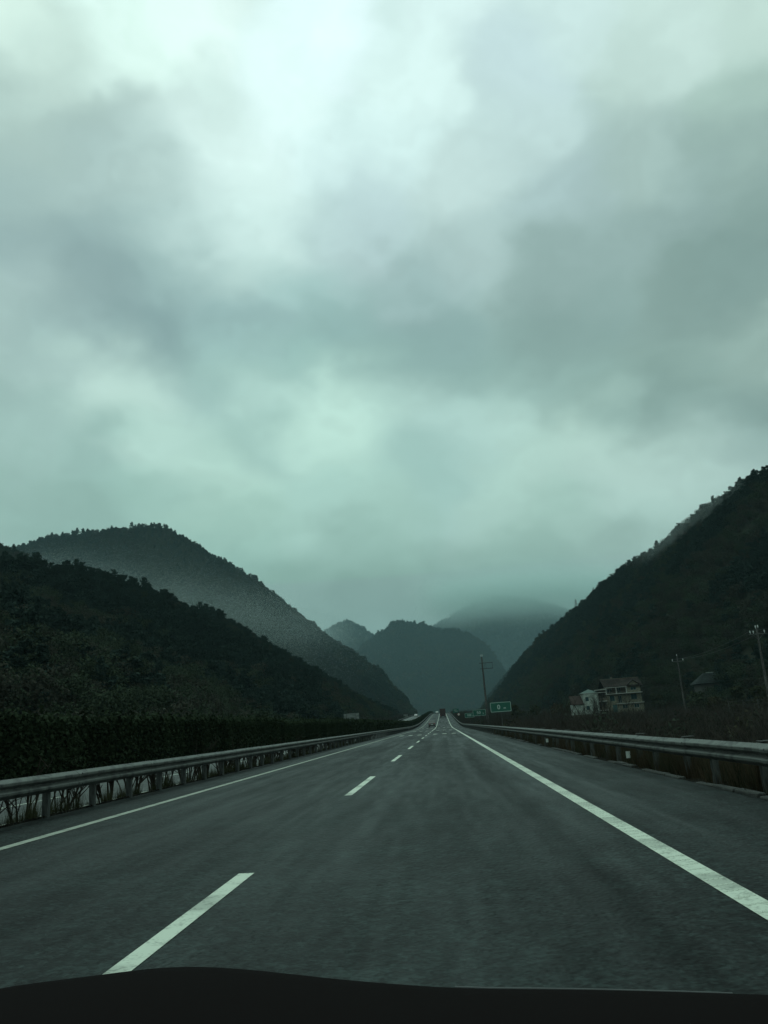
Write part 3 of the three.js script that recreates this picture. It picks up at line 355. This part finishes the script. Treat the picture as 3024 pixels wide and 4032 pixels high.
// ---------------------------------------------------------------- distance signs
const font = await new FontLoader().loadAsync('fonts/droid/droid_sans_bold.typeface.json');
const words = (t, s, cx, cy) => { const g = new TextGeometry(t, { font, size: s, depth: 0.008, curveSegments: 5 }); g.computeBoundingBox(); const b = g.boundingBox; g.translate(cx - (b.max.x + b.min.x) / 2, cy, 0.022); return g; };
const rrect = (w, h, r, P = THREE.Shape) => { const s = new P(), x = w / 2, y = h / 2; s.moveTo(-x + r, -y); s.lineTo(x - r, -y); s.absarc(x - r, -y + r, r, -Math.PI / 2, 0); s.lineTo(x, y - r); s.absarc(x - r, y - r, r, 0, Math.PI / 2); s.lineTo(-x + r, y); s.absarc(-x + r, y - r, r, Math.PI / 2, Math.PI); s.lineTo(-x, -y + r); s.absarc(-x + r, -y + r, r, Math.PI, Math.PI * 1.5); return s; };
function distanceSign(label, z, num, numX, mX) {
  const gy = groundY(5.75, z), cy = roadY(z) + 2.31, t = thing('distance_sign', label, 'sign', [5.72, gy, z], 0, 'green distance signs along the shoulder'), c = cy - gy;
  const p = obj('panel', new THREE.ExtrudeGeometry(rrect(2.05, 0.96, 0.1), { depth: 0.02, bevelEnabled: false, curveSegments: 5 }), M.green, t, [0, c, 0]);
  const fr = rrect(2.0, 0.91, 0.09); fr.holes.push(rrect(1.92, 0.83, 0.06, THREE.Path)); const fg = new THREE.ExtrudeGeometry(fr, { depth: 0.006, bevelEnabled: false, curveSegments: 5 }); fg.translate(0, 0, 0.022); obj('border', fg, M.letter, p);
  obj('number', words(num, 0.42, numX, -0.2), M.letter, p); obj('unit_letter', words('m', 0.19, mX, -0.2), M.letter, p);
  obj('post', rod([0, -0.4, -0.06], [0, c + 0.4, -0.06], 0.045, 0.045, 10), M.post, t); for (const dy of [-0.25, 0.25]) obj('bracket', box(1.5, 0.06, 0.04, 0, c + dy, -0.025), M.post, t);
}
distanceSign('nearest green sign reading 0 m on one post', -84, '0', -0.2, 0.38); distanceSign('middle green sign reading 50 m', -134, '50', -0.1, 0.62); distanceSign('farthest green sign reading 100 m, half behind the 50 m sign', -184, '100', -0.1, 0.72);
{
  const z = -310, x = 5.75, gy = groundY(x, z), t = thing('speed_limit_sign', 'small round white sign with red rim on the far slope', 'sign', [x, gy, z]); const c = 3.62 - gy;
  obj('disc', new THREE.CylinderGeometry(0.45, 0.45, 0.02, 20).rotateX(Math.PI / 2), M.white, t, [0, c, 0]); obj('rim', new THREE.TorusGeometry(0.41, 0.05, 6, 24), mat(0.35, 0.05, 0.03, 0.6), t, [0, c, 0.015]); obj('post', rod([0, -0.4, -0.06], [0, c + 0.3, -0.06], 0.045, 0.045, 8), M.post, t);
  const z2 = -430, g2 = groundY(6.7, z2), s = thing('direction_sign', 'far green roadside sign beside the crest of the road', 'sign', [6.7, g2, z2]); const c2 = 6.4 - g2;
  obj('panel', rbox(2.9, 2.0, 0.05, 0.02, 0, c2, 0, 1), M.green, s); for (const dx of [-0.9, 0.9]) obj('post', rod([dx, -0.4, -0.08], [dx, c2 + 0.8, -0.08], 0.06, 0.06, 8), M.post, s); for (const [dx, dy, w] of [[-0.3, 0.4, 1.4], [0.2, -0.2, 1.6]]) obj('legend_bar', box(w, 0.2, 0.01, dx, c2 + dy, 0.035), M.letter, s);
  // grey backs of signs that face the oncoming lanes
  const back = (label, x0, yb, z0, w, h) => { const gy0 = groundY(x0, z0), b = thing('road_sign_back', label, 'sign', [x0, gy0, z0]), cc = yb - gy0; obj('sheet', rbox(w, h, 0.03, 0.01, 0, cc, 0, 1), mat(0.3, 0.32, 0.3, 0.6, { map: worn }), b); for (let k = 0; k < 4; k++) obj('stiffener', box(w * 0.96, 0.05, 0.04, 0, cc - h * 0.38 + k * h * 0.25, 0.04), M.steel, b); for (const dx of [-w * 0.3, w * 0.3]) obj('post', rod([dx, -0.4, 0.1], [dx, cc + h * 0.45, 0.1], 0.06, 0.06, 8), M.post, b); };
  back('grey ribbed back of a wide sign above the median hedge', -22, 4.15, -205, 3.7, 1.45); back('small grey sign back by the bend of the oncoming lanes', -21.8, 6.4, -500, 2.6, 1.7);
}

// ---------------------------------------------------------------- poles and wires
const poleM = mat(0.2, 0.19, 0.17, 0.9, { map: stones }), insM = mat(0.55, 0.58, 0.55, 0.35), wireM = mat(0.04, 0.04, 0.04, 0.6);
function pole(label, x, z, top, r, build) { const gy = groundY(x, z), h = top - gy, t = thing('utility_pole', label, 'utility pole', [x, gy, z]); obj('shaft', rod([0, -0.5, 0], [0, h, 0], r * 1.35, r * 0.8, 12), poleM, t); build(t, h); return t; }
const insulator = (t, x, y, z = 0) => obj('insulator', [rod([x, y, z], [x, y + 0.16, z], 0.025, 0.025, 6), new THREE.CylinderGeometry(0.05, 0.08, 0.12, 8).translate(x, y + 0.2, z), new THREE.CylinderGeometry(0.03, 0.06, 0.1, 8).translate(x, y + 0.3, z)], insM, t);
pole('weathered concrete pole with white insulators at the far right', 35.5, -95, 9.2, 0.13, (t, h) => { obj('crossarm', box(1.9, 0.09, 0.09, 0, h - 0.95, 0.12), M.steel, t); for (const x of [-0.8, -0.45, 0.75]) insulator(t, x, h - 0.9, 0.12); insulator(t, -0.12, h - 0.35, 0.1); insulator(t, 0.14, h - 0.32, 0.1); obj('brace', [rod([0, h - 1.6, 0.1], [-0.6, h - 0.98, 0.12], 0.02), rod([0, h - 1.6, 0.1], [0.6, h - 0.98, 0.12], 0.02)], M.steel, t); });
pole('slim concrete pole rising right of the house', 38.9, -140, 9.0, 0.12, (t, h) => { obj('crossarm', box(2.0, 0.09, 0.09, 0, h - 0.85, 0.12), M.steel, t); insulator(t, -0.85, h - 0.8, 0.12); insulator(t, 0.85, h - 0.8, 0.12); insulator(t, 0, h - 0.05, 0); });
pole('tall dark pole with a one-sided frame behind the green signs', 7.75, -150, 12.0, 0.16, (t, h) => { obj('crossarm', box(2.35, 0.1, 0.1, 0.65, h - 1.1, 0.1), M.post, t); obj('crossarm', box(2.35, 0.1, 0.1, 0.65, h - 2.1, 0.1), M.post, t); obj('frame_upright', rod([1.75, h - 2.1, 0.1], [1.75, h - 1.1, 0.1], 0.03), M.post, t); for (const x of [0.35, 0.6]) obj('frame_upright', rod([x, h - 2.1, 0.1], [x, h - 1.1, 0.1], 0.02), M.post, t); insulator(t, -0.1, h - 0.02); insulator(t, 0.12, h - 0.02); obj('cap', rbox(0.5, 0.06, 0.3, 0.02, 0, h + 0.34, 0, 1), insM, t); });
for (const [x0, y0, z0, x1, y1, z1, label] of [[34.7, 8.6, -94.9, 60, 9.5, -20, 'outer wire running from the right pole towards us'], [36.25, 8.6, -94.9, 62, 9.5, -20, 'inner wire running from the right pole towards us'], [34.7, 8.6, -94.9, 38.05, 8.5, -139.9, 'left wire between the two concrete poles'], [36.25, 8.6, -94.9, 39.75, 8.5, -139.9, 'right wire between the two concrete poles']]) {
  const c = new THREE.QuadraticBezierCurve3(new THREE.Vector3(x0, y0, z0), new THREE.Vector3((x0 + x1) / 2, (y0 + y1) / 2 - 1.2, (z0 + z1) / 2), new THREE.Vector3(x1, y1, z1)); tag(obj('power_line', new THREE.TubeGeometry(c, 16, 0.012, 4), wireM), label, 'wire', 'power lines'); }
// lattice masts on the right crest
for (const [x, y, z, h, label] of [[113.8, 89, -670, 17, 'lower lattice pylon on the crest of the right hillside'], [120.4, 91, -625, 17, 'upper lattice pylon on the crest of the right hillside']]) {
  const t = thing('pylon', label, 'pylon', [x, y - h, z], 0.3, 'pylons on the right crest'), m = mat(0.09, 0.1, 0.1, 0.7), legs = [], w = (s) => mix(1.7, 0.25, s);
  for (const [a, b] of [[-1, -1], [1, -1], [1, 1], [-1, 1]]) obj('leg', rod([a * w(0), 0, b * w(0)], [a * w(1), h, b * w(1)], 0.11, 0.08, 4), m, t);
  for (let k = 0; k < 8; k++) { const s = k / 8, e = (k + 1) / 8; for (const f of [[-1, -1, 1, -1], [1, -1, 1, 1], [1, 1, -1, 1], [-1, 1, -1, -1]]) legs.push(rod([f[0] * w(s), h * s, f[1] * w(s)], [f[2] * w(e), h * e, f[3] * w(e)], 0.05, 0.05, 3), rod([f[0] * w(s), h * s, f[1] * w(s)], [f[2] * w(s), h * s, f[3] * w(s)], 0.05, 0.05, 3)); }
  obj('bracing', legs, m, t); for (const [s, l] of [[0.8, 1.6], [0.9, 1.2]]) obj('crossarm', [rod([-l, h * s, 0], [l, h * s, 0], 0.06, 0.06, 4), rod([-l, h * s, 0], [0, h * s + 0.5, 0], 0.05, 0.05, 3), rod([l, h * s, 0], [0, h * s + 0.5, 0], 0.05, 0.05, 3)], m, t); }

// ---------------------------------------------------------------- house with balconies
{
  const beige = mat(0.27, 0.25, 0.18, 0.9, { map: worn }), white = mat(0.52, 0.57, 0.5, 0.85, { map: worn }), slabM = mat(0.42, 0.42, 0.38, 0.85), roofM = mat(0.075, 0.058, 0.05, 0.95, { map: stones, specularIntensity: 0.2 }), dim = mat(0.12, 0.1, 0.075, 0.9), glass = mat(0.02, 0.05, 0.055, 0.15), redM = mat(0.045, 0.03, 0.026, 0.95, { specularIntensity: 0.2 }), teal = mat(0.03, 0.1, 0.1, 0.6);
  const H = thing('house', 'three-storey beige house with white balcony slabs below the right hillside', 'house', [45.7, 0.55, -240]);
  const facade = (w, h, holes) => { const s = new THREE.Shape([[0, 0], [w, 0], [w, h], [0, h]].map((p) => new THREE.Vector2(...p))); for (const [x, y, a, b] of holes) s.holes.push(new THREE.Path([[x, y], [x, y + b], [x + a, y + b], [x + a, y]].map((p) => new THREE.Vector2(...p)))); return new THREE.ExtrudeGeometry(s, { depth: 0.25, bevelEnabled: false }); };
  const win = (x, y, z, w, h, frameM = slabM, label) => { const o = obj('window', box(w, h, 0.04, x + w / 2, y + h / 2, z - 0.16), glass, H); obj('frame', [box(w, 0.07, 0.08, x + w / 2, y + 0.035, z - 0.12), box(w, 0.07, 0.08, x + w / 2, y + h - 0.035, z - 0.12), box(0.06, h - 0.14, 0.08, x + 0.03, y + h / 2, z - 0.12), box(0.06, h - 0.14, 0.08, x + w - 0.03, y + h / 2, z - 0.12), box(0.05, h - 0.14, 0.07, x + w / 2, y + h / 2, z - 0.12)], frameM, o); if (label) o.userData.label = label; };
  const W = (g, m, at) => obj('wall', g, m, H, at);
  W(facade(10, 2.2, [[1.5, 0.02, 1.2, 2.0], [4.2, 0.8, 1.4, 1.1], [7.4, 0.8, 1.4, 1.1]]), beige, [0, 0, -0.25]); obj('door', box(1.2, 2.0, 0.06, 2.1, 1.02, -0.17), teal, H); win(4.2, 0.8, 0, 1.4, 1.1); win(7.4, 0.8, 0, 1.4, 1.1);
  W(facade(2.85, 2.6, [[1.0, 0.75, 1.3, 1.5]]), beige, [0, 2.3, -0.25]); win(1.0, 3.05, 0, 1.3, 1.5, teal);
  W(facade(7.15, 2.6, [[4.3, 0.9, 1.6, 1.35], [0.7, 0.1, 1.0, 2.0]]), beige, [2.85, 2.3, -1.6]); win(7.15, 3.2, -1.35, 1.6, 1.35, teal, 'teal-framed window behind the balcony'); win(3.55, 2.4, -1.35, 1.0, 2.0);
  obj('balcony_slab', rbox(7.5, 0.16, 2.1, 0.03, 6.4, 2.2, -0.4, 1), slabM, H); obj('balcony_slab', rbox(10.1, 0.16, 2.2, 0.03, 4.9, 4.95, -0.35, 1), slabM, H);
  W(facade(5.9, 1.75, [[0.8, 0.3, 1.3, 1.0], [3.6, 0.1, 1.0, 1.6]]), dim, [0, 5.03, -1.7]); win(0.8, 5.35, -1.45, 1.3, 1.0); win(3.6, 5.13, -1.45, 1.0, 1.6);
  for (const x of [0.12, 2.9, 5.7]) obj('pillar', box(0.22, 1.7, 0.22, x, 5.88, 0.45), slabM, H);
  for (const [x0, x1, y] of [[0.3, 5.6, 5.03], [3.0, 9.9, 2.28]]) { obj('handrail', box(x1 - x0, 0.06, 0.05, (x0 + x1) / 2, y + 0.85, 0.55), redM, H); for (let x = x0; x < x1; x += 0.45) obj('baluster', box(0.05, 0.82, 0.04, x, y + 0.41, 0.55), dim, H); }
  { const s = new THREE.Shape([[0, 0], [3.7, 0], [3.7, 1.75], [1.85, 3.25], [0, 1.75]].map((p) => new THREE.Vector2(...p))); s.holes.push(new THREE.Path([[1.0, 0.6], [1.0, 1.55], [2.6, 1.55], [2.6, 0.6]].map((p) => new THREE.Vector2(...p)))); W(new THREE.ExtrudeGeometry(s, { depth: 0.25, bevelEnabled: false }), beige, [5.95, 5.03, -0.1]); win(6.95, 5.63, 0.15, 1.6, 0.95); }
  for (const x of [0.12, 9.88]) W(box(0.24, 6.7, 6.2, x, 3.35, -4.75), beige); W(box(10, 6.7, 0.25, 5, 3.35, -7.9), beige); W(box(0.24, 2.6, 1.3, 2.73, 3.6, -0.9), beige); obj('foundation', box(10.4, 2.6, 8.2, 5, -1.31, -4), dim, H);
  const slope = (x0, x1, ye, yr, ze, zr) => { const L = Math.hypot(yr - ye, zr - ze), g = box(x1 - x0, 0.14, L); g.rotateX(Math.atan2(yr - ye, -(zr - ze))); g.translate((x0 + x1) / 2, (ye + yr) / 2, (ze + zr) / 2); return g; };
  const roof = obj('roof', [slope(-0.4, 10.3, 6.75, 9.1, 0.75, -3.9), slope(-0.4, 10.3, 6.75, 9.1, -8.4, -3.86)], roofM, H); obj('ridge_cap', box(10.8, 0.18, 0.3, 4.95, 9.2, -3.88), dim, roof);
  { const gs = (s) => { const g = box(2.75, 0.13, 3.6); g.rotateZ(s * Math.atan2(1.6, 2.1)); g.translate(7.8 - s * 1.08, 7.6, -1.2); return g; }; obj('gable_roof', [gs(1), gs(-1)], roofM, roof); } obj('eave', box(6.2, 0.14, 0.1, 2.85, 6.68, 0.78), slabM, roof); obj('chimney', box(0.5, 1.0, 0.5, 3.0, 9.3, -4.6), dim, roof); obj('aerial', [rod([2.4, 9, -4], [2.4, 10.6, -4], 0.03), rod([2.0, 10.3, -4], [2.8, 10.3, -4], 0.03)], M.post, roof);
  // stair bay with three open landings
  W(box(1.9, 6.2, 0.2, -0.97, 3.1, -2.2), dim); for (const y of [0.75, 3.2, 5.6]) obj('landing_slab', rbox(2.2, 0.22, 2.6, 0.03, -0.95, y, -0.7, 1), slabM, H); obj('landing_roof', rbox(2.9, 0.18, 3.2, 0.03, -1.2, 6.3, -0.7, 1), slabM, H); for (const y of [0.86, 3.31]) obj('parapet', box(1.85, 0.75, 0.12, -0.97, y + 0.375, 0.45), dim, H);
  const A = thing('house', 'white rendered side house with a low hipped roof left of the balconies', 'house', [39.6, 0.55, -240.6]);
  obj('wall', [box(4.0, 5.7, 6, 2.05, 2.85, -3)], white, A); obj('foundation', box(4.2, 2.6, 6.2, 2.05, -1.31, -3), dim, A); const hip = new THREE.ConeGeometry(3.4, 1.1, 4); hip.rotateY(Math.PI / 4); hip.scale(0.98, 1, 1.3); hip.translate(2.05, 6.27, -3); obj('roof', hip, mat(0.05, 0.09, 0.075, 0.8), A); obj('eave', box(4.5, 0.12, 6.4, 2.05, 5.66, -3), slabM, A); for (const y of [1.2, 3.6]) obj('window', box(0.9, 1.1, 0.05, 0.9, y + 0.5, 0.025), glass, A);
  const B = thing('shed', 'low white shed with a reddish lean-to roof beside the white house', 'shed', [36.4, 0.55, -241.2]); obj('wall', box(3.0, 2.8, 4, 1.5, 1.4, -2), white, B); obj('foundation', box(3.1, 2.6, 4.1, 1.5, -1.31, -2), dim, B); obj('roof', slope(-0.2, 3.15, 2.75, 5.2, 0.4, -4.2), redM, B); obj('back_wall', box(3.0, 5.0, 0.2, 1.5, 2.5, -4.15), redM, B);
  // roof of a lower house among the trees
  const C = thing('house', 'grey-green hipped roof half hidden by trees near the right edge', 'house', [68, groundY(68, -215) - 0.2, -219]); const by = 6.0 - (groundY(68, -215) - 0.2); obj('wall', box(6.4, by, 6, 0, by / 2, 0), mat(0.07, 0.07, 0.06, 0.9), C); const hp = new THREE.CylinderGeometry(1.6, 5.6, 2.6, 4); hp.rotateY(Math.PI / 4); hp.translate(0, by + 1.31, 0); obj('roof', hp, mat(0.034, 0.045, 0.043, 0.9, { map: stones, specularIntensity: 0.2 }), C); obj('ridge_tile', box(1.9, 0.14, 0.3, 0.3, by + 2.66, 0), white, C); obj('window', box(1, 1.1, 0.05, 0.4, by - 1.2, 3.03), glass, C);
  // a low railing on the lane by the trees
  const F = thing('fence', 'thin pale railing in the scrub below the right pole', 'fence', [0, 0, 0]); for (let k = 0; k < 7; k++) { const x = 36 + k * 1.6, z = -110 + k * 0.6; obj('post', box(0.08, 3.2, 0.08, x, groundY(x, z) + 1.5, z), M.post, F); } for (const dy of [2.5, 2.95]) obj('rail', rod([35.8, groundY(36, -110) + dy, -109.9], [45.8, groundY(45.6, -106.4) + dy, -106.3], 0.03, 0.03, 6), M.concrete, F);
}

// ---------------------------------------------------------------- traffic
const tyreM = mat(0.02, 0.02, 0.02, 0.9), rimM = mat(0.3, 0.3, 0.3, 0.4, { metalness: 0.6 }), darkGlass = mat(0.015, 0.02, 0.022, 0.12), tail = mat(0.3, 0.02, 0.015, 0.3), lampM = mat(0.7, 0.72, 0.66, 0.2);
function wheel(t, x, z, r, w) { const g = obj('wheel', new THREE.CylinderGeometry(r, r, w, 18).rotateZ(Math.PI / 2), tyreM, t, [x, r, z]); obj('rim', new THREE.CylinderGeometry(r * 0.6, r * 0.6, w + 0.02, 14).rotateZ(Math.PI / 2), rimM, g); }
function car(label, x, y, z, turn, col, tall = 1) { // tail towards +z
  const t = thing('car', label, 'car', [x, y, z], turn); const p = new THREE.Shape([[0, 0.28], [0, 0.55], [0.06, 0.95], [0.2, 1.0 * tall], [0.75, 1.48 * tall], [1.9, 1.5 * tall], [2.75, 1.05], [3.9, 0.92], [4.3, 0.7], [4.35, 0.28]].map((q) => new THREE.Vector2(...q)));
  const g = new THREE.ExtrudeGeometry(p, { depth: 1.56, bevelEnabled: true, bevelSize: 0.07, bevelThickness: 0.08, bevelSegments: 2 }); g.rotateY(Math.PI / 2); g.translate(-0.78, 0, 0); obj('body', g, mat(...col, 0.35, { clearcoat: 0.5 }), t);
  const rear = box(1.3, 0.52 * tall, 0.03); rear.rotateX(-0.86); rear.translate(0, 1.25 * tall, -0.42); obj('rear_window', rear, darkGlass, t); const ws = box(1.3, 0.85, 0.03); ws.rotateX(1.08); ws.translate(0, 1.32 * tall, -2.42); obj('windscreen', ws, darkGlass, t);
  for (const s of [-1, 1]) { obj('side_window', box(0.02, 0.34, 1.7, s * 0.862, 1.2 * tall, -1.35), darkGlass, t); obj('tail_light', rbox(0.34, 0.17, 0.06, 0.02, s * 0.6, 0.82, 0.03, 1), tail, t); obj('headlight', rbox(0.36, 0.16, 0.08, 0.02, s * 0.58, 0.68, -4.34, 1), lampM, t); for (const z0 of [-0.85, -3.5]) wheel(t, s * 0.76, z0, 0.31, 0.2); }
  obj('number_plate', box(0.46, 0.14, 0.02, 0, 0.62, 0.085), M.white, t); obj('bumper', rbox(1.66, 0.22, 0.14, 0.04, 0, 0.42, 0.05, 1), mat(0.03, 0.03, 0.03, 0.7), t); return t; }
car('dark grey-brown car ahead in the left lane', -2.95, near(-2.95, -217), -217, 0, [0.045, 0.04, 0.035], 1.06);
car('pale car far ahead by the crest of the road', -3.55, near(-3.55, -548), -548, 0, [0.45, 0.47, 0.44]);
car('oncoming brown car on the far bend of the oncoming lanes', -15.8, far(-15.8, -505), -505, Math.PI, [0.12, 0.08, 0.06]);
{
  const z = -375, t = thing('truck', 'dark red box truck climbing the slope in our lane', 'truck', [0.05, near(0.05, z), z]), redB = mat(0.075, 0.025, 0.022, 0.7, { map: worn });
  obj('cargo_box', rbox(2.5, 2.75, 8.2, 0.05, 0, 2.45, -4.1, 1), redB, t); for (const s of [-1, 1]) { obj('rear_door', box(1.17, 2.5, 0.03, s * 0.6, 2.42, 0.02), redB, t); for (const k of [-0.35, 0.35]) obj('lock_bar', rod([s * (0.6 + k * 0.9), 1.25, 0.06], [s * (0.6 + k * 0.9), 3.6, 0.06], 0.02), M.post, t); obj('tail_light', box(0.3, 0.14, 0.05, s * 0.95, 0.9, 0.02), tail, t); for (const z0 of [-1.4, -2.6, -8.6]) wheel(t, s * 1.0, z0, 0.5, 0.34); obj('mudflap', box(0.5, 0.5, 0.03, s * 0.95, 0.45, -0.7), tyreM, t); }
  obj('chassis', box(1.0, 0.3, 9.5, 0, 0.88, -4.9), tyreM, t); obj('bumper', rbox(2.3, 0.18, 0.14, 0.03, 0, 0.6, -0.02, 1), M.post, t); obj('cab', rbox(2.4, 2.5, 2.0, 0.15, 0, 1.9, -9.4, 2), mat(0.1, 0.03, 0.025, 0.4), t); obj('windscreen', box(2.1, 0.9, 0.03, 0, 2.4, -10.41), darkGlass, t);
}

// ---------------------------------------------------------------- bonnet of the car we ride in
{
  const edge = [[-0.95, 0.83], [-0.83, 0.852], [-0.65, 0.862], [-0.52, 0.866], [-0.4, 0.856], [-0.19, 0.824], [0, 0.802], [0.2, 0.79], [0.41, 0.776], [0.62, 0.76], [0.8, 0.735]];
  const c = new THREE.SplineCurve(edge.map((p) => new THREE.Vector2(...p))).getPoints(40), pos = [], idx = [], rows = [[-1.55, -0.28], [-1.625, -0.06], [-1.62, -0.015], [-1.6, 0], [-1.5, 0.018], [-1.3, 0.04], [-1.05, 0.055], [-0.8, 0.06], [-0.72, -0.1]], n = rows.length;
  c.forEach((p, i) => rows.forEach(([z, dy], j) => { pos.push(p.x, p.y + dy, z + 0.05 * p.x * p.x); if (i && j) { const a = (i - 1) * n + j - 1, b = a + 1, d = i * n + j - 1, e = d + 1; idx.push(a, d, b, b, d, e); } }));
  const B = thing('car_bonnet', 'black bonnet of the car along the bottom edge', 'car', [0, 0, 0]);
  obj('bonnet_panel', meshOf(pos, idx), mat(0.009, 0.0066, 0.0066, 0.9, { specularIntensity: 0.04, side: THREE.DoubleSide }), B);
  { const e = (x0, x1, n) => new THREE.CatmullRomCurve3(Array.from({ length: n }, (_, i) => { const x = mix(x0, x1, i / (n - 1)), k = edge.findIndex((q) => q[0] > x), p = edge[k - 1], q = edge[k]; return new THREE.Vector3(x, mix(p[1], q[1], (x - p[0]) / (q[0] - p[0])) - 0.004, -1.615 + 0.05 * x * x); })); obj('painted_edge_highlight', new THREE.TubeGeometry(e(-0.02, 0.45, 9), 30, 0.0022, 6), mat(0.07, 0.07, 0.07, 0.6), B); }  // added pale strip: highlight along the front edge, put into its colour
  for (const x of [-0.3, 0.28]) obj('washer_nozzle', rbox(0.03, 0.012, 0.04, 0.005, x, 0.872 - (x > 0 ? 0.03 : -0.03), -1.0, 1), mat(0.02, 0.02, 0.02, 0.7), B);
  obj('grille_front', rbox(1.7, 0.6, 0.12, 0.05, -0.07, 0.35, -1.52, 2), mat(0.012, 0.011, 0.011, 0.8), B); for (const s of [-0.72, 0.6]) wheel(B, s, -0.95, 0.3, 0.2);
}
renderer.render(scene, camera);
